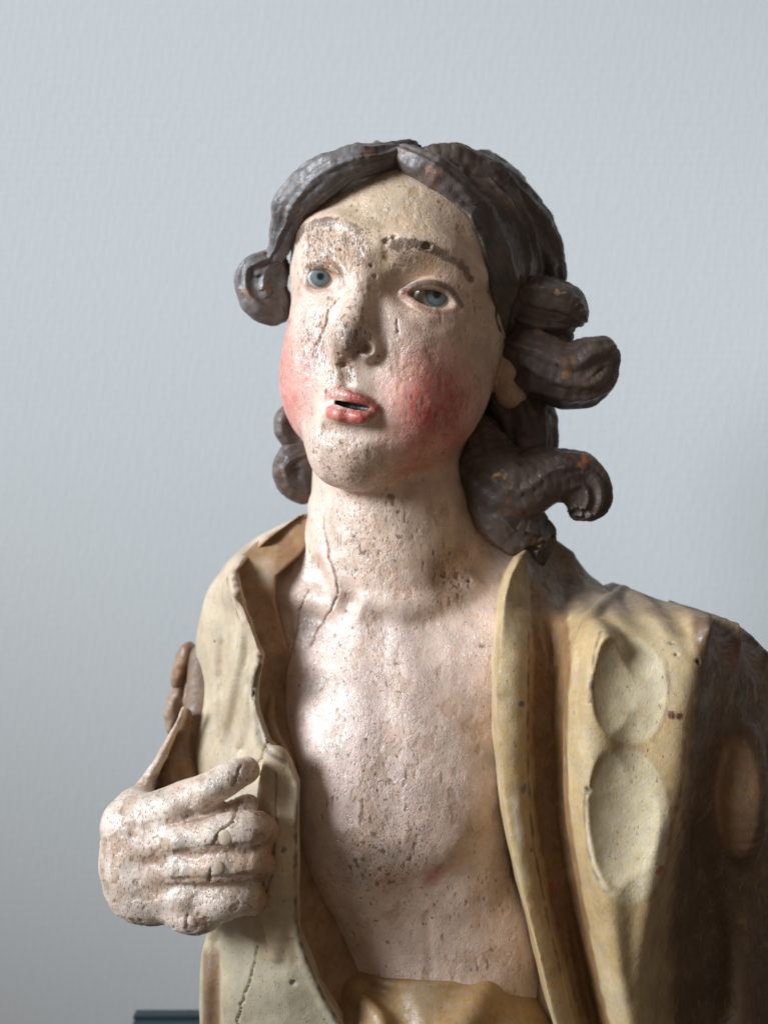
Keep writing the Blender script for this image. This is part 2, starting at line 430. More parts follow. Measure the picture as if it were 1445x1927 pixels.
TOP = -1187.0
m_teal, nt, N, L, b = simple('teal_lacquer', (0.02, 0.045, 0.055), 0.35)
tn = N.new('ShaderNodeTexNoise'); tn.inputs['Scale'].default_value = 60
cr = N.new('ShaderNodeValToRGB'); cr.color_ramp.elements[0].color = (0.012, 0.024, 0.03, 1); cr.color_ramp.elements[1].color = (0.02, 0.04, 0.048, 1)
L.new(tn.outputs['Fac'], cr.inputs[0]); L.new(cr.outputs[0], b.inputs['Base Color'])
def rbox(lo, hi, bev):
    import bmesh
    bm = bmesh.new(); bmesh.ops.create_cube(bm, size=1)
    for v in bm.verts: v.co = [ (lo[i] + hi[i]) / 2 + v.co[i] * (hi[i] - lo[i]) for i in range(3)]
    bmesh.ops.bevel(bm, geom=bm.edges[:], offset=bev, segments=3, affect='EDGES', profile=0.6)
    return bm
def bm_obj(name, bm, mat, parent=None):
    me = bpy.data.meshes.new(name); bm.to_mesh(me); bm.free(); me.materials.append(mat)
    for p in me.polygons: p.use_smooth = True
    o = bpy.data.objects.new(name, me); scene.collection.objects.link(o)
    if parent: adopt(o, parent)
    return o
def adopt(o, parent):
    o.parent = parent; o.matrix_parent_inverse = parent.matrix_world.inverted()
table = bpy.data.objects.new('low_table', None); scene.collection.objects.link(table); table.location = (0.06, 0.05, -0.75)
bpy.context.view_layer.update()
table['label'] = 'dark teal low table behind and under the statue, only its far edge in view'; table['category'] = 'table'
tz = TOP * S
bm_obj('table_top', rbox((-588*S, -620*S, tz - 0.03), (0.42, 540*S, tz), 0.004), m_teal, table)
bm_obj('raised_lip', rbox((-588*S, 505*S, tz - 0.001), (0.42, 540*S, tz + 0.0015), 0.001), m_teal, table)
for sx in (-0.12, 0.39):
    for sy in (-0.13, 0.11):
        bm_obj('leg', rbox((sx - 0.02, sy - 0.02, -0.75), (sx + 0.02, sy + 0.02, tz - 0.029), 0.003), m_teal, table)

# ------------------------------------------------------------------ the statue
statue = bpy.data.objects.new('wooden_statue', None); scene.collection.objects.link(statue); statue.location = (0.0, 0.05, TOP * S)
bpy.context.view_layer.update()
statue['label'] = 'weathered polychrome carved wooden half-figure with dark curls and ochre robe'; statue['category'] = 'statue'

def unit(v): v = np.asarray(v, float); return v / np.linalg.norm(v)
YAW, PIT, ROL = math.radians(23), math.radians(10), math.radians(8.5)
fw = unit([-math.sin(YAW) * math.cos(PIT), -math.cos(YAW) * math.cos(PIT), math.sin(PIT)])
up = unit(np.array([0, 0, 1.0]) - fw * fw[2]); rt = np.cross(up, fw)
up, rt = up * math.cos(ROL) + rt * math.sin(ROL), rt * math.cos(ROL) - up * math.sin(ROL)
MH = np.stack([rt, fw, up], 1).astype(F)                       # columns: right, forward, up
HC = P(752, 590, 150)
def hl(u, v, w): return HC + rt * u + up * v + fw * w           # head-local point
def hell(u, v, w, ru, rv, rw): return ell(hl(u, v, w), (ru, rw, rv), MH)

head = Solid()
head.add(hell(8, 72, -45, 218, 232, 250))                       # skull
head.add(hell(-22, 84, 62, 200, 196, 150), 40)                   # forehead
head.add(hell(-4, -70, 42, 188, 230, 165), 50)                  # face
head.add(hell(8, -285, 100, 88, 66, 78), 80)                    # chin
for s in (-1, 1):
    head.add(hell(s * 74 + 4, -110, 108, 84, 110, 78), 50)      # cheeks
    head.add(hell(s * 98 + 16, -192, 45, 94, 98, 112), 60)      # jaw
head.add(hell(80, -240, 70, 90, 70, 90), 60)
head.add(hell(132, -85, 0, 84, 140, 110), 60)
headbase = head.copy()

torso = Solid()
TY = math.radians(14)
tf = unit([-math.sin(TY), -math.cos(TY), 0.06]); tu = unit(np.array([0.03, 0, 1.0]) - tf * tf[2]); tr = np.cross(tu, tf)
MT = np.stack([tr, tf, tu], 1).astype(F)
torso.add(chain([(*P(742, 830, 215), 168), (*P(740, 980, 205), 172), (*P(742, 1100, 215), 180), (*P(740, 1180, 250), 190)], 4))
torso.add(ell(P(745, 1400, 205), (292, 250, 330), MT), 60)
torso.add(ell(P(700, 1490, 125), (150, 160, 270), MT), 90)
torso.add(ell(P(850, 1490, 122), (112, 140, 210), MT), 80)
torso.add(ell(P(805, 1760, 212), (272, 208, 300), MT), 80)
torso.add(ell(P(560, 1210, 270), (170, 150, 150), MT), 80)
torso.add(chain([(*P(850,1000,230),80),(*P(920,1050,225),85),(*P(980,1110,215),90)], 4), 60)
torso.add(chain([(*P(650,1050,230),90),(*P(560,1110,240),85),(*P(500,1160,260),80)], 4), 60)
torso.add(ell(P(930, 1230, 150), (150, 130, 140), MT), 80)
torso.add(ell(P(790, 2010, 215), (230, 200, 230), MT), 60)

body = Solid(); body.ops = head.ops + [torso.ops[0][:2] + (40,)] + torso.ops[1:]
# face features, each placed where the sight line meets the head
h0 = headbase
def fch(rows, n=4, **kw): return chain(on(h0, rows), n, **kw)
def feature_face(s):
    # brow ridges
    s.add(fch([(568, 448, -12, 16), (592, 430, -10, 22), (640, 428, -8, 24), (680, 448, -8, 22)]), 26)
    s.add(fch([(722, 462, -8, 22), (780, 458, -8, 26), (840, 476, -8, 26), (890, 520, -10, 22)]), 26)
    # sockets
    for (px, py, a, b) in ((604, 512, 52, 36), (806, 540, 74, 38)):
        c = on(h0, [(px, py, 26, 1)])[0, :3]; s.cut(ell(c, (a, 40, b), MH), 34)
    for (px, py, a, b) in ((605, 524, 42, 24), (813, 560, 50, 20)):
        c = on(h0, [(px, py, -6, 1)])[0, :3]; s.cut(ell(c, (a, 34, b), MH), 8)
    # glabella to nose
    s.add(fch([(700, 455, -22, 24), (690, 500, -12, 25), (680, 545, 0, 25), (670, 586, 11, 27), (662, 616, 19, 29), (656, 630, 21, 29)]), 24)
    s.add(fch([(656, 628, 20, 29), (652, 642, 18, 26), (646, 664, 10, 16)]), 16)
    s.add(fch([(690, 640, 2, 20), (700, 655, 4, 17), (692, 667, 10, 13)]), 14)
    s.add(fch([(632, 632, 4, 16), (626, 648, 8, 14), (634, 658, 12, 12)]), 14)
    # mouth mound, philtrum
    s.add(fch([(660, 715, -20, 44), (660, 760, -18, 52), (655, 800, -24, 46)]), 40)
    s.cut(fch([(648, 690, 22, 9), (652, 722, 24, 10)]), 14)
    s.cut(fch([(618, 815, 16, 16), (655, 822, 20, 20), (695, 815, 18, 16)]), 26)
    s.add(fch([(640, 866, -18, 46), (672, 870, -16, 48)]), 60)
    # lips
    s.add(fch([(612, 745, 8, 6), (628, 738, 16, 11), (650, 744, 19, 13), (676, 751, 16, 11), (706, 766, 4, 6)]), 8)
    s.add(fch([(616, 770, 10, 8), (636, 780, 18, 14), (656, 783, 15, 12), (680, 785, 16, 14), (700, 777, 8, 8)]), 8)
    s.cut(fch([(632, 758, 12, 4), (652, 762, 10, 7), (678, 767, 9, 8), (696, 769, 7, 4)]), 5)
    s.cut(fch([(636, 758, 20, 4), (660, 763, 20, 5), (688, 768, 16, 4)]), 6)
    # nostrils
    s.cut(fch([(682, 650, 19, 7), (692, 658, 18, 8)]), 8)
    # lids
    for rows, r in (([(568, 524, 0, 6), (580, 500, 3, 8), (605, 494, 4, 9), (632, 506, 2, 8), (648, 530, -4, 6)], 0),
                    ([(566, 528, -1, 5), (582, 546, 1, 5), (608, 552, 1, 5), (632, 548, -1, 5), (648, 534, -4, 5)], 0),
                    ([(758, 550, -4, 6), (785, 537, 1, 9), (815, 535, 4, 11), (845, 546, 3, 10), (868, 573, -2, 7)], 0),
                    ([(758, 553, -4, 5), (785, 574, 0, 6), (815, 585, 1, 6), (845, 585, 0, 6), (866, 576, -2, 5)], 0)):
        rows = [(a, b, c - 12, d) for a, b, c, d in rows]; s.add(fch(rows), 9)
    # under-eye fold, nasolabial softness
    s.cut(fch([(765, 588, 14, 9), (810, 608, 14, 11), (850, 602, 14, 8)]), 18)
    # ear lobe
    s.add(ell(P(958, 690, 130), (34, 40, 62)), 14); s.add(ell(P(962, 734, 124), (34, 30, 38)), 14)
feature_face(body)
# collar bones, sternum, chest modelling
t0 = torso
def tch(rows, n=4, **kw): return chain(on(t0, rows), n, **kw)
body.add(tch([(520, 1120, -16, 22), (580, 1128, -12, 24), (632, 1138, -10, 20)]), 24)
body.add(tch([(690, 1140, -12, 20), (780, 1140, -12, 22), (880, 1110, -14, 24)]), 24)
body.cut(tch([(640, 1120, 10, 18), (650, 1135, 10, 20)]), 24)
body.add(tch([(600, 950, -14, 16), (615, 1040, -12, 16), (640, 1112, -10, 14)]), 24)
body.cut(tch([(607, 1095, 8, 8), (590, 1065, 10, 12)]), 24)
body.cut(tch([(705, 1180, 32, 18), (715, 1350, 34, 18), (735, 1560, 34, 18)]), 50)
body.cut(tch([(960, 1560, 40, 26), (900, 1650, 36, 30), (820, 1694, 36, 26), (760, 1708, 38, 22)]), 50)
body.cut(tch([(805, 1730, 6, 7), (810, 1830, 6, 7)]), 12)

def chip(p):   # carved, dented, worn surface
    return fbm(p, (46, 46, 60), 2, 3) * 1.6 + noise(p, (13, 13, 20), 9) * 0.7
body.clip(Prim(lambda p: p[..., 1] - 260, [0]*3, [0]*3), 10)

# eyes (turned balls set behind the lids)
def eye_solid(px, py, dep, r):
    c = on(headbase, [(px, py, -dep, r)])[0, :3]; e = Solid(); e.add(ell(c, (r, r, r))); return e, c
eyeL, ecL = eye_solid(606, 522, 44, 46)
eyeR, ecR = eye_solid(814, 558, 62, 56)

# ---- robe, left side of the picture: front panel, lining behind it, lower skirt
robeL = Solid()
hL = HField([(430,1150,150),(425,1250,130),(430,1350,80),(400,1400,90),(470,1370,10),(450,1480,20),(450,1850,-20),(520,1850,-60),(410,1850,10),
             (500,1550,-60),(440,1650,0),(500,1700,-60),(410,1160,190),(470,1050,150),(520,1000,160)],
            [(577,962,165),(530,984,185),(480,1013,210),(425,1057,240),(390,1110,255),(372,1170,262),(366,1230,262),(372,1290,250),(362,1340,215),(352,1400,170),(352,1480,130),
             (375,1600,90),(388,1760,60),(380,1800,60),(374,1927,60),(374,2150,60),(690,2150,-60),(642,1930,-60),(602,1862,-70),(563,1760,-80),(557,1650,-85),(558,1560,-85),(562,1480,-80),
             (545,1440,-70),(505,1400,-50),(484,1340,-30),(478,1310,-20),(491,1235,0),(472,1180,20),(452,1130,40),(441,1090,60),(455,1060,95),(500,1020,140)], 60, k=9)
robeL.add(hL.prim())
def rL(rows, n=4, **kw): return chain(on(robeL0, rows), n, **kw)
robeL0 = robeL.copy()
robeL.add(rL([(462,1170,-4,12),(452,1260,2,15),(436,1330,2,16),(424,1385,-4,12)]), 14)
robeL.cut(rL([(412,1215,3,12),(408,1290,1,16),(414,1370,3,11)]), 16)
robeL.cut(rL([(464,1290,3,10),(468,1350,2,13),(450,1410,3,9)]), 14)
robeL.add(rL([(440,1085,-4,10),(452,1130,-4,10),(482,1195,-3,9),(488,1235,-3,9),(478,1300,-3,9),(492,1390,-3,9),(540,1436,-3,9)], 4), 8)
robeL.add(rL([(556,1480,-4,7),(552,1600,-4,7),(556,1750,-4,8),(598,1862,-4,8),(640,1935,-4,8)], 4), 8)
robeL.cut(rL([(400,1775,6,16),(398,1850,8,20),(396,1930,10,22),(396,2100,10,22)]), 8)
# pinched strip of cloth held by the fingers
robeL.add(chain(np.c_[ray(robeL0, [(520,1425),(520,1500),(522,1600),(520,1700),(520,1795)], 0), [22,36,38,34,12]], 4, sc=(1,1.6,1)), 14)
robeL.cut(rL([(548,1775,6,8),(552,1815,10,12)]), 4)
# wavy fold of lining edge
lining = Solid()
hI = HField([(560,1500,10),(600,1700,20),(620,1850,10),(520,1250,80)],
            [(572,965,190),(600,1000,170),(560,1050,130),(520,1085,110),(518,1130,100),(545,1230,85),(550,1330,72),(597,1450,60),(606,1560,62),(646,1700,62),(668,1765,60),(706,1840,60),(720,2100,50),
             (640,2100,0),(600,1900,-20),(545,1760,-40),(535,1600,-40),(540,1480,-35),(490,1400,-10),(465,1310,20),(475,1235,40),(440,1150,80),(425,1090,110),(450,1050,150),(500,1005,185)], 200, k=6)
lining.add(hI.prim()); lin0 = lining.copy()
lining.add(chain(on(lin0, [(512,1315,0,9),(508,1350,4,11),(516,1385,6,11),(532,1412,6,10),(545,1432,6,6)]), 4), 8)
lining.cut(chain(on(lin0, [(530,1340,6,9),(536,1380,8,9),(552,1415,8,7)]), 4), 8)

# sleeve mouth and torn back edge
sleeve = Solid()
sleeve.add(chain([(*P(388,1240,285),36),(*P(385,1320,240),40),(*P(388,1400,190),48),(*P(385,1490,150),60)], 4))
sleeve.add(chain([(*P(352,1345,165),12),(*P(338,1400,140),26),(*P(330,1460,110),40),(*P(330,1520,80),50)], 4), 14)
sleeve.add(chain([(*P(350,1256,298),10),(*P(390,1285,280),26)], 2), 10); sleeve.add(chain([(*P(336,1338,290),11),(*P(388,1345,240),30)], 2), 10)
sleeve.cut(chain([(*P(345,1405,70),14),(*P(345,1450,60),26),(*P(365,1475,50),30)], 4), 12)
frag1 = Solid(); frag1.add(chain([(*P(354,1222,300),16),(*P(346,1250,295),20),(*P(336,1284,290),15)], 3, sc=(1,.6,1)))
frag2 = Solid(); frag2.add(chain([(*P(338,1300,290),16),(*P(330,1332,290),21),(*P(326,1368,285),16)], 3, sc=(1,.6,1)))
frag3 = Solid(); frag3.add(chain([(*P(360,1290,280),14),(*P(358,1320,280),16),(*P(352,1345,280),10)], 3, sc=(1,.7,1)))

# ---- hand
hand = Solid()
hand.add(chain([(*P(346,1334,135),5),(*P(314,1406,95),9),(*P(276,1474,45),16),(*P(248,1530,0),40)], 5, sc=(1, .5, 1)))
hand.add(ell(P(270, 1586, -35), (76, 66, 90)), 30)
hand.add(ell(P(266, 1640, -40), (74, 66, 80)), 30)
hand.add(ell(P(300, 1690, -50), (80, 56, 46)), 30)
hand.add(chain([(*P(250,1560,-45),46),(*P(315,1524,-82),40),(*P(385,1490,-106),32),(*P(438,1462,-110),28),(*P(464,1450,-88),24)], 5), 24)
hand.add(chain([(*P(258,1600,-60),48),(*P(330,1580,-105),36),(*P(400,1572,-134),35),(*P(468,1560,-138),34),(*P(492,1566,-100),32)], 5), 14)
hand.add(chain([(*P(258,1642,-60),48),(*P(330,1632,-105),34),(*P(400,1627,-134),34),(*P(466,1620,-136),33),(*P(488,1624,-100),31)], 5), 12)
hand.add(chain([(*P(262,1665,-50),48),(*P(330,1690,-92),40),(*P(400,1694,-116),40),(*P(452,1684,-116),36),(*P(474,1690,-90),30)], 5), 14)
hand.add(ell(P(368, 1720, -96), (54, 44, 36)), 18)
hand.add(chain([(*P(360,1552,-92),22),(*P(420,1532,-98),22),(*P(466,1516,-92),20)], 4), 8)
for kx, ky, kr in ((330,1520,22),(398,1484,18),(338,1580,18),(402,1570,18),(340,1634,18),(404,1626,17),(352,1690,18)):       # knuckles
    c = on(hand, [(kx, ky, -kr * .62, kr)])[0]; hand.add(ell(c[:3], (kr * 1.2, kr, kr * .95)), 12)
hand.cut(chain([(*P(325,1554,-150),7),(*P(400,1532,-168),10),(*P(450,1510,-160),16),(*P(474,1500,-150),14)], 4), 8)
hand.cut(chain([(*P(310,1662,-140),6),(*P(400,1660,-172),9),(*P(490,1648,-164),9)], 4), 5)
hand.cut(chain([(*P(330,1607,-147),6),(*P(400,1600,-174),6),(*P(490,1592,-168),7)], 4), 5)
hand.cut(chain([(*P(430,1590,-180),3),(*P(436,1640,-178),3)], 2), 10)

# ---- robe, right side of the picture
robeR = Solid()
RROW = [ # py : 13 feature columns, x then depth
 (1130,(955,975,995,1020,1050,1080,1110,1160,1220,1280,1330,1390,1430),(-20,0,20,40,60,70,60,30,20,10,20,40,60)),
 (1170,(950,972,995,1022,1052,1078,1104,1160,1225,1290,1335,1392,1440),(-62,-50,-30,0,0,-40,-110,-120,-120,-120,-100,-40,20)),
 (1250,(945,975,1000,1030,1060,1080,1106,1180,1255,1302,1340,1398,1445),(-104,-104,-85,-55,-75,-150,-190,-185,-195,-200,-165,-90,-20)),
 (1380,(943,973,998,1030,1055,1074,1102,1180,1252,1290,1330,1390,1445),(-114,-114,-95,-55,-80,-160,-200,-195,-205,-205,-150,-95,-40)),
 (1530,(952,980,1002,1034,1060,1080,1108,1180,1242,1274,1320,1390,1445),(-118,-116,-95,-55,-80,-160,-205,-198,-208,-200,-120,-90,-40)),
 (1660,(980,1002,1024,1055,1080,1100,1128,1190,1228,1252,1310,1390,1445),(-122,-116,-95,-55,-80,-160,-205,-203,-205,-170,-80,-60,-30)),
 (1800,(1016,1035,1055,1080,1105,1125,1150,1185,1208,1236,1310,1390,1445),(-124,-116,-95,-50,-70,-150,-200,-200,-195,-130,-50,-60,-20)),
 (1927,(1046,1066,1088,1113,1135,1155,1178,1198,1212,1250,1320,1390,1445),(-124,-116,-95,-50,-70,-150,-190,-190,-180,-110,-40,-60,-20)),
 (2150,(1110,1130,1150,1175,1195,1215,1235,1250,1265,1300,1350,1400,1445),(-124,-116,-95,-50,-70,-150,-190,-190,-180,-110,-40,-60,-20))]
tab = spline([[r[0], *r[1], *r[2]] for r in RROW], 9)
ctrl = [(row[1 + i], row[0], row[14 + i]) for row in tab for i in range(13)]
hR = HField(ctrl, [(975,1052,30),(1000,1022,130),(1040,1010,180),(1080,1040,190),(1148,1113,180),(1178,1104,170),(1230,1125,160),(1290,1140,150),(1350,1160,130),(1400,1182,100),(1425,1210,40),(1447,1240,0),
             (1478,1300,0),(1500,1400,0),(1520,1600,0),(1530,2150,0),(1110,2150,-124),(1042,1927,-124),(1012,1800,-124),(986,1700,-118),(963,1600,-115),(946,1500,-112),(936,1400,-110),(935,1330,-108),(936,1250,-100),(942,1180,-70),(950,1120,-30),(960,1082,0)], 170, k=6)
robeR.add(hR.prim()); rR0 = robeR.copy()
def rR(rows, n=4, **kw): return chain(on(rR0, rows), n, **kw)
for (px, py, rx, rz) in ((1186, 1300, 74, 112), (1181, 1556, 84, 158)):
    c = on(rR0, [(px, py, 47, 1)])[0, :3]; robeR.cut(ell(c, (rx * 1.06, 64, rz * 1.04)), 2)
robeR.add(rR([(978,1062,-8,12),(958,1100,-8,11),(947,1180,-8,10),(944,1300,-8,9)]), 12)
robeR.add(rR([(1170,1112,-4,12),(1120,1155,-4,14),(1095,1210,-4,13),(1083,1300,-4,12),(1078,1400,-4,12),(1083,1520,-4,12),(1102,1650,-4,12),(1128,1800,-4,11),(1155,1927,-4,11)]), 10)
robeR.cut(rR([(1030,1150,24,22),(1026,1200,18,28),(1027,1290,14,31),(1027,1450,14,32),(1036,1580,14,31),(1058,1700,14,29),(1084,1830,14,26),(1108,1927,14,24),(1170,2140,14,24)]), 2)
# broken lower lapel edge
robeR.cut(rR([(962,1590,8,10),(972,1640,10,12),(985,1690,8,8)]), 5)
# arm lobe on the far side
robeR.add(rR([(1385,1400,-22,50),(1388,1480,-16,58),(1388,1560,-22,50),(1390,1615,-24,28)]), 8)
robeR.cut(rR([(1372,1420,40,9),(1404,1440,42,9),(1410,1490,42,9),(1390,1525,42,9),(1370,1490,42,9),(1385,1462,42,8)]), 4)
robeR.cut(rR([(1325,1560,10,20),(1335,1700,10,30),(1345,1900,10,34)]), 20)

# ---- cloth at the waist
waist = Solid()
waist.add(ell(P(800, 1912, 200), (292, 292, 200), MT)); w0 = waist.copy()
waist.add(chain(on(w0, [(640,1850,-6,16),(690,1880,-4,18),(725,1930,-4,20),(740,2000,-4,20)]), 4), 24)
waist.cut(chain(on(w0, [(700,1850,10,14),(745,1890,10,18),(760,1950,10,18)]), 4), 30)
waist.add(chain(on(w0, [(920,1850,-6,20),(890,1900,-4,22),(850,1950,-4,22)]), 4), 30)
waist.add(chain(on(w0, [(650,1815,-4,9),(720,1848,-3,9),(800,1856,-3,9),(880,1846,-3,9),(960,1815,-4,9)]), 4), 10)

# ---- hair: cap cut by the face opening, then the carved locks
hair = Solid()
hair.add(ell(hl(8, 80, -45), (236, 262, 246), MH))
hair.add(ell(P(872, 462, 235), (178, 185, 190)), 50)
hair.add(ell(P(752, 312, 75), (85, 85, 30)), 20)
hair.add(ell(P(905, 700, 290), (135, 110, 190)), 40)
hair.add(ell(P(905, 880, 300), (120, 100, 150)), 40)
hair.add(ell(P(975, 640, 205), (75, 80, 125)), 30)
def hair_groove(p):
    q = (p - HC.astype(F)) @ MH; ph = np.arctan2(q[..., 1] + 60, q[..., 2] + 40)
    w = fbm(p, (120, 120, 120), 2, 5)
    return (np.abs(np.sin(ph * 8 + w * 2.8)) - 0.55) * 7.5 + noise(np.stack([ph * 22 + w * 3, q[..., 0] / 90, q[..., 2] / 200], -1), (1, 1, 1), 6) * 1.8
hair.disp(hair_groove)
face_open = HField([(700,600,-420)], [(530,560,90),(545,480,60),(556,430,40),(575,388,20),(610,356,0),(650,336,-15),(700,322,-20),(735,304,-5),(765,322,-15),(800,350,-20),(845,380,-10),(880,418,10),(900,470,40),(912,540,70),(925,600,100),
                     (925,700,120),(900,800,140),(870,1000,140),(560,1000,140),(515,640,120)], 625, k=4)
fo = face_open.T; fo[..., 0] = -420; fo[..., 1] = 1
hair.cut(Prim(face_open.fn, [-400, -430, -200], [400, 205, 720]), 8)
def lock(rows, g=(8, 4.0), n=4, tw=0.0, sc=(1, 1, 1)):
    return chain([(*P(a, b, c), r) for a, b, c, r in rows], n, groove=g, twist=tw, sc=sc)
LOCKS = {}
def L_(name, *parts):
    s = Solid()
    for i, p in enumerate(parts): s.add(p, 10)
    LOCKS[name] = s
L_('front_wave_left', lock([(775,286,70,22),(742,290,25,24),(700,298,-4,27),(648,312,-2,34),(596,342,22,40),(556,382,55,38),(540,425,85,32),(527,465,108,24),(512,492,122,20)], (9, 4.5)))
L_('temple_curl_left', lock([(515,488,122,22),(488,500,125,26),(470,513,130,27),(468,545,135,27),(486,572,140,27),(512,587,145,24),(530,590,160,16)], (7, 6)), lock([(518,505,140,30),(500,540,142,36),(518,572,150,30)], (7, 6)))
L_('front_wave_right', lock([(715,286,75,20),(752,293,22,22),(790,310,-6,27),(835,342,-2,32),(874,385,16,32),(896,440,45,28),(912,500,78,24),(925,550,100,22),(938,600,120,16)], (8, 4)))
L_('crown_wave', lock([(790,298,60,22),(850,312,80,40),(915,348,110,48),(970,400,150,52),(1008,465,185,52),(1025,520,210,44)], (9, 5)), lock([(860,350,60,30),(920,410,90,44),(958,480,120,44),(975,540,140,34)], (9, 5)))
L_('ear_curl', lock([(940,550,118,24),(975,553,100,32),(1020,560,90,40),(1062,572,92,38),(1084,592,100,26)], (6, 6)), lock([(950,592,118,34),(1005,608,105,38),(1055,612,112,28)], (6, 5)))
L_('side_curl', lock([(958,618,140,40),(1005,630,130,40),(1050,636,125,30)], (5, 4)), lock([(945,640,125,38),(1000,665,105,52),(1060,690,95,52),(1105,672,88,40),(1128,664,90,32)], (7, 7)), lock([(1010,705,110,48),(1080,722,102,48),(1120,710,98,40),(1138,680,96,28)], (6, 6)), lock([(1060,735,120,34),(1100,742,115,28)], (5, 4)))
L_('neck_lock', lock([(905,820,135,40),(925,885,115,66),(968,918,102,66),(1030,896,94,56),(1084,888,90,44),(1112,912,90,38),(1110,945,94,36),(1092,955,98,26)], (8, 7), tw=.004), lock([(925,930,120,54),(955,985,114,54),(1000,1005,118,42),(1004,1045,125,26)], (7, 6)), lock([(1060,900,92,40),(1090,930,92,34)], (5, 4)))
L_('nape_mass', lock([(960,740,180,60),(985,800,170,66),(990,860,170,60)], (8, 5)))
L_('nape_curl_upper', lock([(566,765,215,20),(543,780,210,22),(536,802,210,22),(545,825,212,20),(562,835,215,18)], (6, 5)), lock([(565,800,220,28),(570,830,220,24)], (6, 5)))
L_('nape_curl_lower', lock([(572,850,215,28),(546,862,212,28),(534,885,212,24),(545,912,212,24),(572,930,215,22)], (6, 5)), lock([(570,880,222,30),(575,910,222,26)], (6, 5)))
# back of the robe closing the space behind the body
robeB = Solid()
robeB.add(HField([(800,1900,230)], [(420,1080,310),(560,1010,300),(700,1060,300),(960,1040,300),(1200,1130,240),(1400,1250,160),(1440,1500,150),(1440,2150,150),(390,2150,200),(390,1700,230),(390,1300,300)], 60, k=10).prim())
robeB.add(HField([(1010,1900,60)], [(930,1560,40),(990,1560,20),(1080,1700,0),(1150,2150,0),(960,2150,110),(930,1900,110),(925,1700,90)], 160, k=10).prim(), 10)

# ------------------------------------------------------------------ paint and build
def proj(v):
    k = D / (D + v[:, 1]); return v[:, 0] * k + CX, CY - v[:, 2] * k
def lay(c, w, col): return c + (np.asarray(col) - c) * w[:, None]
def blob(v, solid, px, py, r0, r1, sq=(1, 1, 1)):
    c = ray(solid, [(px, py)])[0]; d = np.sqrt((((v - c) * np.asarray(sq)) ** 2).sum(1)); return 1 - sstep(r0, r1, d)
def line(v, solid, pts, r0, r1, n=6, jit=0.0, seed=0):
    q = ray(solid, spline(pts, n)); d = dist_line(v, q)
    if jit: d = d + jit * noise(v.astype(F), (9, 9, 9), seed)
    return 1 - sstep(r0, r1, d)
def cracks_of(solid, lines):
    return [ray(solid, spline(l, 5) + np.random.RandomState(len(l) * 7 + int(l[0][0])).normal(0, 1.3, (len(spline(l, 5)), 2))) for l in lines]
def crack_w(v, cr, w0=0.8, w1=2.8):
    w = np.zeros(len(v))
    for c in cr: w = np.maximum(w, 1 - sstep(w0, w1, dist_line(v, c)))
    return w
DARK = srgb(52, 36, 26)

# --- flesh
body_cr = cracks_of(body, [[(606,925),(610,990),(624,1060),(636,1118)], [(637,1122),(622,1150),(600,1182),(586,1216)], [(582,1108),(564,1150),(556,1195),(543,1236)],
    [(940,520),(936,560),(930,598)], [(938,640),(932,700),(928,765)], 
    [(660,545),(640,560),(622,580),(608,625),(592,650)], [(745,604),(748,622)]])
body_hole = [(728,451,9,5),(742,446,8,4),(803,463,9,6),(597,492,5,4),(608,495,4,4),(618,505,4,3),(748,625,3,3),(858,1082,9,6),(835,1080,8,5),(882,1092,6,5),(846,1040,4,4),(612,737,6,6),(646,688,6,3),(662,694,5,3),(638,668,5,3),(700,500,5,3),(706,520,5,3),(640,470,4,3),(655,480,4,3),(712,672,5,4),(606,1538,4,5),(663,1757,6,5)]
hole_pts = [(ray(body, [(a, b)])[0], r, dp) for a, b, r, dp in body_hole]
WC = {}
def body_wear(v):
    if len(v) in WC: return WC[len(v)]
    w = np.full(len(v), 0.34) + fbm(v.astype(F), (70, 70, 90), 2, 88) * .2
    for px, py, r0, r1, a in ((600,470,40,90,.9),(660,470,30,80,.9),(640,620,40,110,.75),(600,640,30,90,.8),(640,700,20,70,.85),(650,870,40,80,.62),(600,830,30,70,.7),(760,470,20,70,.7),
                              (720,1600,60,140,.66),(700,1450,60,190,.55),(690,1250,60,160,.5),(690,1010,60,160,.62),(840,1090,30,100,.75),(610,1100,30,100,.4)):
        w = np.maximum(w, a * blob(v, body, px, py, r0, r1))
    WC[len(v)] = w; return w
def body_post(v, n):
    p = v.astype(F); w = body_wear(v)
    d = fbm(p, (60, 60, 80), 2, 3) * 1.5 + noise(p, (14, 14, 22), 9) * 0.5
    t = fbm(p, (26, 26, 40), 3, 21); d = d - sstep(0.34, 0.44, t + (w - 0.6) * 0.7) * 0.8      # flaked terraces
    t2 = noise(p, (5, 5, 16), 33); d = d - sstep(0.5, 0.65, t2 + (w - 0.8) * 0.6) * 0.9
    d = d - crack_w(v, body_cr, 0.6, 2.6) * 5
    for c, r, dp in hole_pts: d = d - (1 - sstep(r * 0.5, r, np.linalg.norm(v - c, axis=1) + noise(p, (5, 5, 5), 2) * 2)) * dp * 1.3
    return d
def B_(v, *a): return blob(v, body, *a)
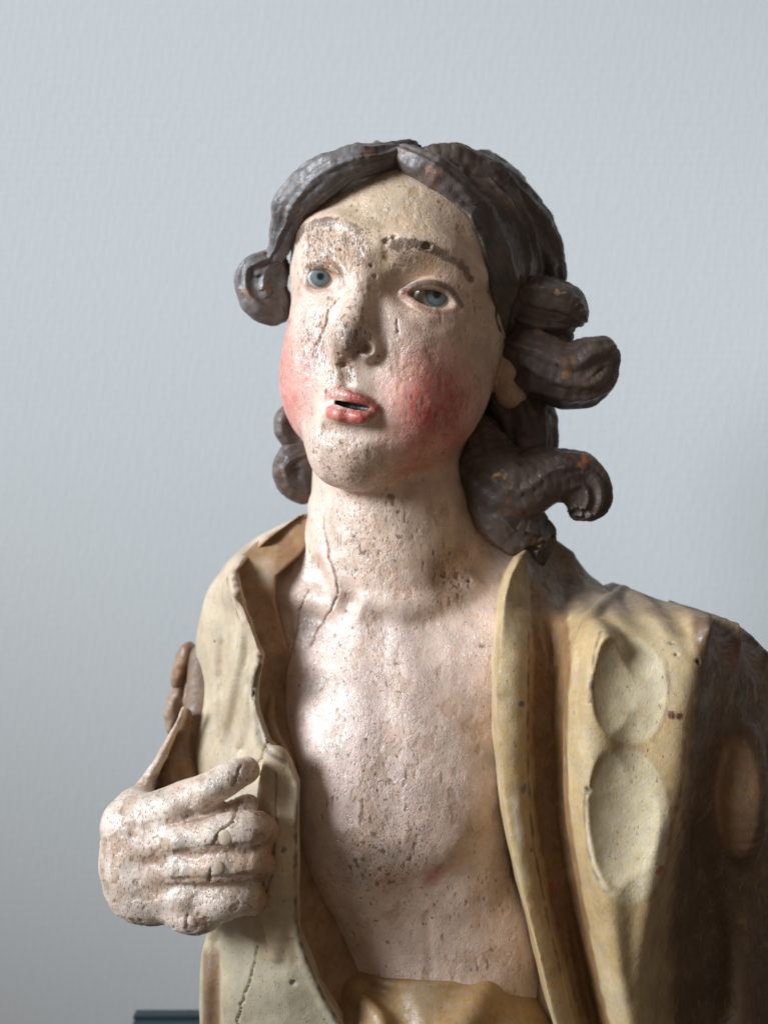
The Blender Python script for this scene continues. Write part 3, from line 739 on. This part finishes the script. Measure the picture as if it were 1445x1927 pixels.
def body_paint(v, n):
    p = v.astype(F); w = body_wear(v); c = np.tile(srgb(208, 180, 162), (len(v), 1)); c = lay(c, B_(v, 700, 1350, 120, 330), srgb(214, 188, 174))
    B = lambda *a, **k: blob(v, body, *a, **k); Ln = lambda *a, **k: line(v, body, *a, **k)
    c = lay(c, B(740, 390, 60, 190) * 0.75, srgb(186, 162, 132)); c = lay(c, B(850, 560, 40, 150) * 0.45, srgb(190, 156, 128))
    c = lay(c, B(780, 1000, 60, 200) * 0.3, srgb(205, 170, 140))
    n1 = fbm(p, (50, 50, 60), 3, 61)
    bl = srgb(182, 84, 74)
    c = lay(c, np.clip(B(545, 715, 20, 120, sq=(1, .6, .75)) * 0.66 + n1 * 0.2 * B(545, 715, 20, 120), 0, .8), srgb(200, 116, 106))
    rb = B(830, 782, 25, 160, sq=(1.05, .7, .82)); c = lay(c, np.clip(rb * (0.88 + n1 * 0.2), 0, .88), bl)
    c = lay(c, Ln([(536,640),(536,740),(556,820)], 6, 62) * .5, srgb(198, 108, 98))
    rb = B(770, 880, 5, 70); c = lay(c, np.clip(rb * (0.5 + n1 * 0.2), 0, .9), bl)
    c = lay(c, B(815, 1648, 6, 34) * 0.6, srgb(190, 110, 96)); c = lay(c, B(730, 1652, 5, 40) * 0.35, srgb(190, 120, 96))
    # stains: grey nose, brown chin, brow bone
    c = lay(c, np.clip(B(652, 640, 14, 38) * (0.72 + n1 * .8), 0, .85), srgb(106, 92, 86)); c = lay(c, np.clip(B(660, 878, 20, 62) * (0.25 + n1 * 0.6), 0, .6), srgb(160, 122, 90))
    c = lay(c, np.clip(B(690, 480, 14, 55) * (0.5 + n1 * .7), 0, .8), srgb(150, 112, 82)); c = lay(c, np.clip(B(648, 690, 8, 40) * (0.35 + n1 * .7), 0, .8), srgb(140, 108, 84))
    c = lay(c, np.clip(B(850, 1080, 20, 90) * (0.3 + n1 * .8), 0, .8), srgb(140, 104, 74)); c = lay(c, np.clip(B(690, 1010, 20, 60) * (0.05 + n1 * .7), 0, .8), srgb(165, 120, 78))
    c = lay(c, B(960, 720, 40, 70) * .6, srgb(164, 122, 92))  # ear lobe darkened to the tone of shaded skin
    tn = noise(p, (6, 6, 34), 55); c = lay(c, np.clip(B(655, 480, 20, 55) + B(600, 470, 10, 45) + B(690, 520, 10, 50), 0, 1) * sstep(.0, .3, tn) * .65, srgb(130, 96, 72))
    tc_ = fbm(p, (16, 16, 20), 2, 66); c = lay(c, np.clip(B(655, 655, 15, 55) + B(650, 700, 5, 30) + B(610, 560, 5, 40), 0, 1) * sstep(.05, .3, tc_) * .75, srgb(108, 78, 58))
    # brows
    br = np.maximum(Ln([(558,452),(574,428),(600,417),(640,418),(668,432)], 6, 12, jit=3), np.maximum(Ln([(738,461),(790,459),(840,481)], 7, 12, jit=5), Ln([(836,479),(862,496),(886,524)], 3, 10, jit=5)))
    c = lay(c, br * np.clip(0.75 + n1 * .6, 0.2, .95), srgb(98, 74, 60))
    c = lay(c, Ln([(672,432),(678,470),(690,500)], 3, 9, jit=3) * 0.45, srgb(120, 92, 74))
    # lids
    up = np.maximum(Ln([(566,520),(580,501),(605,495),(632,508),(648,534)], 3, 7), Ln([(758,548),(785,535),(815,531),(845,543),(868,574)], 4, 8))
    c = lay(c, up * 0.75, srgb(76, 52, 42))
    lo = np.maximum(Ln([(566,528),(582,546),(608,552),(632,547),(648,535)], 3, 7), Ln([(758,550),(785,575),(815,588),(845,587),(866,577)], 3, 7))
    c = lay(c, lo * 0.5, srgb(150, 98, 76))
    c = lay(c, np.maximum(B(640, 535, 4, 13), B(770, 551, 4, 12)) * .6, srgb(175, 90, 76))
    c = lay(c, B(625, 508, 6, 24) * 0.7, srgb(150, 112, 72)); c = lay(c, B(615, 488, 6, 18) * 0.6, srgb(150, 100, 70))
    c = lay(c, B(805, 500, 8, 30) * 0.5, srgb(186, 140, 92))
    # lips, mouth
    lip = np.maximum(Ln([(618,744),(632,737),(652,743),(676,749),(702,764)], 9, 14, jit=4), Ln([(620,775),(640,783),(660,786),(682,786),(698,777)], 12, 18, jit=4))
    c = lay(c, lip * np.clip(0.78 + n1 * .5, .3, .92), srgb(176, 76, 70)); c = lay(c, Ln([(690,760),(722,774)], 3, 9) * 0.6, srgb(170, 84, 74))
    c = lay(c, B(640, 731, 4, 11) * 0.4, srgb(214, 180, 166))  # pale worn patch and a highlight painted on the upper lip
    c = lay(c, Ln([(634,758),(650,763),(680,767),(694,769)], 5, 9), srgb(40, 32, 30))  # shade of the mouth opening painted in dark
    # nostrils, with the shade of the hollow painted in
    c = lay(c, B(688, 655, 4, 11) * 0.7, srgb(84, 58, 46))
    # worn wood
    t = fbm(p, (26, 26, 40), 3, 21); fl = sstep(0.34, 0.44, t + (w - 0.6) * 0.7); c = lay(c, fl * 0.3, srgb(176, 138, 104))
    t2 = noise(p, (5, 5, 16), 33); c = lay(c, sstep(0.46, 0.58, t2 + (w - 0.8) * 0.6) * 0.75, srgb(112, 78, 54))
    c = lay(c, crack_w(v, body_cr, 0.7, 2.4) * 0.95, DARK)
    for q, r, dp in hole_pts: c = lay(c, (1 - sstep(r * 0.45, r * 0.85, np.linalg.norm(v - q, axis=1))) * 0.9, srgb(40, 26, 18))
    return {'col': np.clip(c, 0.005, 1), 'wear': w}
o_body = build('body', body, M_skin, None, 2.4, body_paint, body_post, hide=[hair, robeL, robeR, lining, waist, robeB, LOCKS['front_wave_left'], LOCKS['nape_mass'], LOCKS['neck_lock']]); adopt(o_body, statue)

def eye_paint(solid, ipx, ipy, ri):
    def f(v, n):
        c = np.tile(srgb(186, 178, 164), (len(v), 1)); q = ray(solid, [(ipx, ipy)])[0]; d = np.linalg.norm(v - q, axis=1); p = v.astype(F)
        ang = noise((v - q).astype(F) / (d[:, None] + 4).astype(F), (.22, .22, .22), 4)
        c = lay(c, (1 - sstep(ri - 2, ri + 1.5, d)), srgb(100, 114, 118)); c = lay(c, (1 - sstep(ri - 3, ri, d)) * np.clip(.3 + ang * .5, 0, .8), srgb(126, 136, 136))
        c = lay(c, np.exp(-((d - ri) / 2.4) ** 2) * .75, srgb(50, 64, 76)); c = lay(c, 1 - sstep(ri * .28, ri * .48, d), srgb(26, 28, 32))
        return {'col': c, 'wear': np.full(len(v), .35)}
    return f
for sol, a, b_, r in ((eyeL, 603, 520, 19), (eyeR, 822, 554, 21)):
    o = build('eye', sol, M_eye, None, 2.6, eye_paint(sol, a, b_, r)); adopt(o, o_body)

# --- hair
def hair_paint(sol, tint=(78, 66, 60), spots=()):
    def f(v, n):
        p = v.astype(F); c = np.tile(srgb(*tint), (len(v), 1)); t = fbm(p, (60, 60, 60), 3, 71)
        c = lay(c, np.clip(t * .6, 0, .5), srgb(52, 40, 36)); c = lay(c, np.clip(-t * .5, 0, .4), srgb(104, 84, 70))
        t3 = fbm(p, (30, 30, 22), 3, 91); c = lay(c, sstep(0.55, 0.8, t3 + noise(p, (7, 7, 7), 92) * .25) * 0.6, srgb(112, 80, 60))
        for (px, py, r, col) in spots:
            q = ray(sol, [(px, py)])[0]; d = np.linalg.norm(v - q, axis=1) + fbm(p, (9, 9, 9), 2, 3) * r * .9; c = lay(c, (1 - sstep(r * .35, r * .7, d)) * .75, srgb(*col))
        return {'col': c, 'wear': np.full(len(v), .3)}
    return f
def hair_post(v, n):
    p = v.astype(F); return fbm(p, (50, 50, 50), 3, 13) * 4.2 + noise(p, (12, 12, 12), 19) * .6
o_hair = build('hair', hair, M_hair, None, 3.0, hair_paint(hair), hair_post, hide=list(LOCKS.values()) + [body]); adopt(o_hair, statue)
LOCK_LABEL = {'front_wave_left': 'smooth grey-brown wave of hair over the left forehead', 'temple_curl_left': 'worn hair curl at the left temple', 'front_wave_right': 'wave of hair along the right forehead',
 'crown_wave': 'dark sweep of hair over the crown', 'ear_curl': 'upper hair curl above the ear', 'side_curl': 'large dark hair curl beside the ear lobe', 'neck_lock': 'long hair lock curling out over the shoulder with a fleck of gold',
 'nape_mass': 'dark mass of hair behind the neck', 'nape_curl_upper': 'upper small curl behind the cheek', 'nape_curl_lower': 'lower small curl behind the neck'}
SPOTS = {'neck_lock': [(945, 895, 14, (214, 160, 60)), (1095, 870, 22, (150, 84, 44)), (985, 830, 13, (165, 104, 62)), (960, 850, 6, (15, 10, 8))],
         'side_curl': [(1062, 706, 12, (150, 96, 64)), (1045, 685, 5, (14, 10, 8))], 'ear_curl': [(1050, 552, 13, (170, 140, 115)), (1030, 600, 12, (120, 76, 60))],
         'temple_curl_left': [(462, 550, 14, (150, 110, 84)), (505, 540, 14, (140, 100, 70))], 'front_wave_right': [(822, 325, 12, (150, 110, 90)), (805, 315, 8, (150, 110, 90))]}
for nm, sol in LOCKS.items():
    tint = {'front_wave_left': (104, 98, 96), 'temple_curl_left': (98, 92, 90), 'front_wave_right': (98, 88, 84)}.get(nm, (82, 68, 62))
    o = build('hair_lock', sol, M_hair, None, 2.4, hair_paint(sol, tint, SPOTS.get(nm, ())), hair_post, hide=[hair]); adopt(o, o_hair); o['label'] = LOCK_LABEL[nm]

# --- robe
def cloth_paint(sol, base, regions=(), lines=(), cr=(), wear=.42, spots=()):
    def f(v, n):
        p = v.astype(F); c = np.tile(srgb(*base), (len(v), 1)); t = fbm(p, (80, 80, 100), 3, 41)
        c = lay(c, np.clip(t * .5, 0, .35), srgb(150, 118, 86)); c = lay(c, np.clip(-t * .4, 0, .3), srgb(184, 172, 150))
        for fn in regions: c = fn(v, n, c)
        for pts, r0, r1, col, a in lines: c = lay(c, line(v, sol, pts, r0, r1, jit=2.0) * a * np.clip(.7 + noise(p, (10, 10, 14), 5) * .9, 0, 1), srgb(*col))
        for px, py, r, col in spots:
            q = ray(sol, [(px, py)])[0]; d = np.linalg.norm(v - q, axis=1) + noise(p, (6, 6, 6), 8) * r * .35; c = lay(c, 1 - sstep(r * .6, r * .9, d), srgb(*col))
        if len(cr): c = lay(c, crack_w(v, cr, .7, 2.4) * .95, DARK)
        return {'col': np.clip(c, .005, 1), 'wear': np.full(len(v), wear)}
    return f
def cloth_post(cr=(), spots=(), sol=None):
    sp = [(ray(sol, [(a, b)])[0], r) for a, b, r, c in spots]
    def f(v, n):
        p = v.astype(F); d = fbm(p, (90, 90, 110), 2, 52) * 2.2 + fbm(p, (22, 22, 30), 2, 57) * 0.7
        if len(cr): d = d - crack_w(v, cr, .6, 2.8) * 6
        for q, r in sp: d = d - (1 - sstep(r * .4, r, np.linalg.norm(v - q, axis=1))) * 5
        return d
    return f
statue_robe = bpy.data.objects.new('robe', None); scene.collection.objects.link(statue_robe); adopt(statue_robe, statue)
crL = cracks_of(robeL, [[(520,1455),(519,1530),(517,1560),(512,1620),(500,1690)], [(483,1782),(470,1850),(452,1900),(444,1940)], [(495,1240),(480,1290),(474,1315)], [(505,1395),(490,1430),(478,1450)]])
spL = [(405, 1208, 4, (50, 36, 28)), (552, 1850, 7, (70, 50, 36)), (532, 1598, 6, (70, 50, 36))]
EDGE = (62, 44, 38)
def regL(v, n, c):
    px, py = proj(v)
    c = lay(c, sstep(1180, 1080, py) * .5, srgb(196, 176, 156)); c = lay(c, sstep(1760, 1790, py) * .6, srgb(178, 164, 138))
    strip = (1 - sstep(24, 40, np.abs(px - 522))) * sstep(1420, 1450, py) * (1 - sstep(1790, 1820, py)); c = lay(c, strip * .7, srgb(190, 164, 132))
    c = lay(c, (1 - sstep(12, 20, np.abs(px - 398))) * sstep(1775, 1800, py) * .8, srgb(120, 82, 54))
    return c
o = build('front_panel', robeL, M_robe, None, 3.0, cloth_paint(robeL, (178, 160, 134), [regL],
     [([(572,967),(500,1021),(448,1076)], 5, 16, (150, 98, 54), .75), ([(470,1050),(446,1080),(446,1100)], 3, 10, (84, 56, 40), .8), ([(441,1088),(452,1130),(482,1195),(490,1235)], 3, 9, (130, 88, 56), .7), ([(490,1235),(478,1310),(494,1400),(545,1440)], 2, 6, EDGE, .7), ([(561,1470),(557,1600),(561,1750),(600,1860),(640,1930)], 2, 6, EDGE, .75)], crL, .45, spL), cloth_post(crL, spL, robeL), hide=[hand])
adopt(o, statue_robe); o['label'] = 'pale ochre left front of the robe with a cracked edge'
o = build('lining', lining, M_robe, None, 3.2, cloth_paint(lining, (142, 108, 74), [lambda v, n, c: lay(c, sstep(.1, .5, fbm(v.astype(F), (50, 50, 70), 3, 44)) * .5, srgb(120, 84, 52))], (), (), .35), cloth_post((), (), lining), hide=[body, robeL]); adopt(o, statue_robe)
o['label'] = 'ochre-brown inner side of the left robe edge'
o = build('sleeve', sleeve, M_robe, None, 2.8, cloth_paint(sleeve, (104, 74, 54)), cloth_post((), (), sleeve)); adopt(o, statue_robe)  # brown darkened to paint in the shade of the sleeve hollow
for sol in (frag1, frag2, frag3):
    o = build('torn_edge', sol, M_robe, None, 3.0, cloth_paint(sol, (140, 104, 80)), lambda v, n: noise(v.astype(F), (16, 16, 16), 4) * 5); adopt(o, statue_robe)

cols = np.array([[r_[0], *r_[1:14]] for r_ in tab])
def regR(v, n, c):
    px, py = proj(v); ci = np.zeros(len(v))
    K = np.stack([np.interp(py, cols[:, 0], cols[:, 1 + i]) for i in range(13)], 1)
    for i in range(12): ci = np.where((px >= K[:, i]) & (px < K[:, i+1]), i + (px - K[:, i]) / (K[:, i+1] - K[:, i]), ci)
    ci = np.where(px >= K[:, 12], 12, ci); ci = ci + noise(v.astype(F), (14, 14, 20), 77) * .12
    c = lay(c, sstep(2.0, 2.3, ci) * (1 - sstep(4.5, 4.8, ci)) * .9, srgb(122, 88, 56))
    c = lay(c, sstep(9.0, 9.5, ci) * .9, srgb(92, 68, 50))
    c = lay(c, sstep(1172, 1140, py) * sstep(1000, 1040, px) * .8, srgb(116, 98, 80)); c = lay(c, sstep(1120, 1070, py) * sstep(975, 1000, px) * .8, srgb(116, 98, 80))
    c = lay(c, (1 - sstep(.0, .5, np.abs(ci - .7))) * sstep(1480, 1520, py) * (1 - sstep(1580, 1600, py)) * .6, srgb(206, 196, 178))
    for (qx, qy, rx, rz) in ((1186, 1300, 70, 104), (1181, 1556, 80, 150)):
        d = np.sqrt(((px - qx) / rx) ** 2 + ((py - qy) / rz) ** 2); c = lay(c, (1 - sstep(.92, 1.02, d)) * .85, srgb(196, 180, 148))
    d = np.sqrt(((px - 1386) / 46) ** 2 + ((py - 1500) / 125) ** 2); c = lay(c, (1 - sstep(.8, 1.0, d)) * .85, srgb(150, 116, 86))
    return c
spR = [(1104, 1489, 9, (20, 14, 10)), (1262, 1210, 4, (30, 20, 14)), (1272, 1232, 4, (30, 20, 14)), (1312, 1245, 5, (30, 20, 14)), (1262, 1346, 9, (84, 44, 34)), (1278, 1348, 8, (84, 44, 34)), (1242, 1640, 13, (176, 112, 72)), (1382, 1228, 26, (120, 70, 46)), (982, 1326, 8, (96, 92, 90)), (985, 1484, 9, (100, 108, 122)), (1042, 1670, 14, (150, 84, 46)), (1000, 1600, 6, (96, 92, 96))]
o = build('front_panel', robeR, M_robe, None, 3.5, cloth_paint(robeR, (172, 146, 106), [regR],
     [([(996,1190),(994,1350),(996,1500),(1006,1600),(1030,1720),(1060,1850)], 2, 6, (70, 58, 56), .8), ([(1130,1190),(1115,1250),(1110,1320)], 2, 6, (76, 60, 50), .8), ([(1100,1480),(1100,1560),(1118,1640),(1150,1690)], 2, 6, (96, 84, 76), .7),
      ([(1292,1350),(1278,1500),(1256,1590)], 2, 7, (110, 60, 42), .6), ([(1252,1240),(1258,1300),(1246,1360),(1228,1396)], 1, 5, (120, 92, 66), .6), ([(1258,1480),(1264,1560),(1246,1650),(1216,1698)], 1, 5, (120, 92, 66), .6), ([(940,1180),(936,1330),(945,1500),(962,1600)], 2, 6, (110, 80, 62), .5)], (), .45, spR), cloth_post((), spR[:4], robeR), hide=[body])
adopt(o, statue_robe); o['label'] = 'right front of the robe with two scooped pale repairs'
o = build('back_panel', robeB, M_robe, None, 9.0, cloth_paint(robeB, (84, 60, 44)), cloth_post((), (), robeB)); adopt(o, statue_robe)  # darker brown paints in the shadow between body and robe
o = build('waist_cloth', waist, M_robe, None, 3.8, cloth_paint(waist, (158, 126, 86)), cloth_post((), (), waist), hide=[body, robeL, robeR, lining]); adopt(o, statue)
o['label'] = 'ochre cloth wrapped round the waist'

# --- hand
hand_cr = cracks_of(hand, [[(446,1520),(438,1545),(415,1565),(400,1590)], [(353,1725),(350,1750)], [(398,1635),(394,1660)], [(455,1440),(440,1480)]])
def hand_post(v, n):
    p = v.astype(F); d = fbm(p, (40, 40, 40), 2, 15) * 1.7 + noise(p, (8, 8, 8), 16) * .35
    d = d - sstep(.15, .25, fbm(p, (20, 20, 20), 3, 22)) * 1.5; return d - crack_w(v, hand_cr, .6, 2.8) * 6
def hand_paint(v, n):
    p = v.astype(F); c = np.tile(srgb(216, 196, 180), (len(v), 1)); t = fbm(p, (40, 40, 40), 3, 18)
    c = lay(c, np.clip(t * .7, 0, .5), srgb(176, 130, 98)); c = lay(c, sstep(.15, .25, fbm(p, (20, 20, 20), 3, 22)) * .4, srgb(160, 122, 92))
    px, py = proj(v); c = lay(c, sstep(470, 500, px + noise(p, (14, 14, 14), 6) * 10) * .75, srgb(140, 96, 62))  # finger ends browned, their shading put into the colour
    for q in ([(320,1552),(400,1534),(455,1508)], [(315,1664),(400,1660),(490,1645)], [(330,1606),(400,1602),(490,1594)]): c = lay(c, line(v, hand, q, 2, 8, jit=2) * .6, srgb(134, 96, 70))  # shade in the grooves between the fingers, painted brown
    c = lay(c, crack_w(v, hand_cr, .7, 2.4) * .95, DARK); return {'col': np.clip(c, .005, 1), 'wear': np.full(len(v), .6)}
o_hand = build('hand', hand, M_skin, None, 2.5, hand_paint, hand_post); adopt(o_hand, statue)
def putty(px, py, r):
    c = ray(hand, [(px, py)])[0]; s = Solid(); s.add(ell(c + np.array([0, 2.6, 0]), (r, 4.0, r))); return s
for a, b_, r in ((424, 1577, 14), (410, 1634, 12)):
    s_ = putty(a, b_, r); o = build('putty_plug', s_, M_robe, None, 1.6, cloth_paint(s_, (206, 188, 164), wear=.3)); adopt(o, o_hand)
print('VERTS', sum(x[0] for x in MESHINFO.values()), MESHINFO)
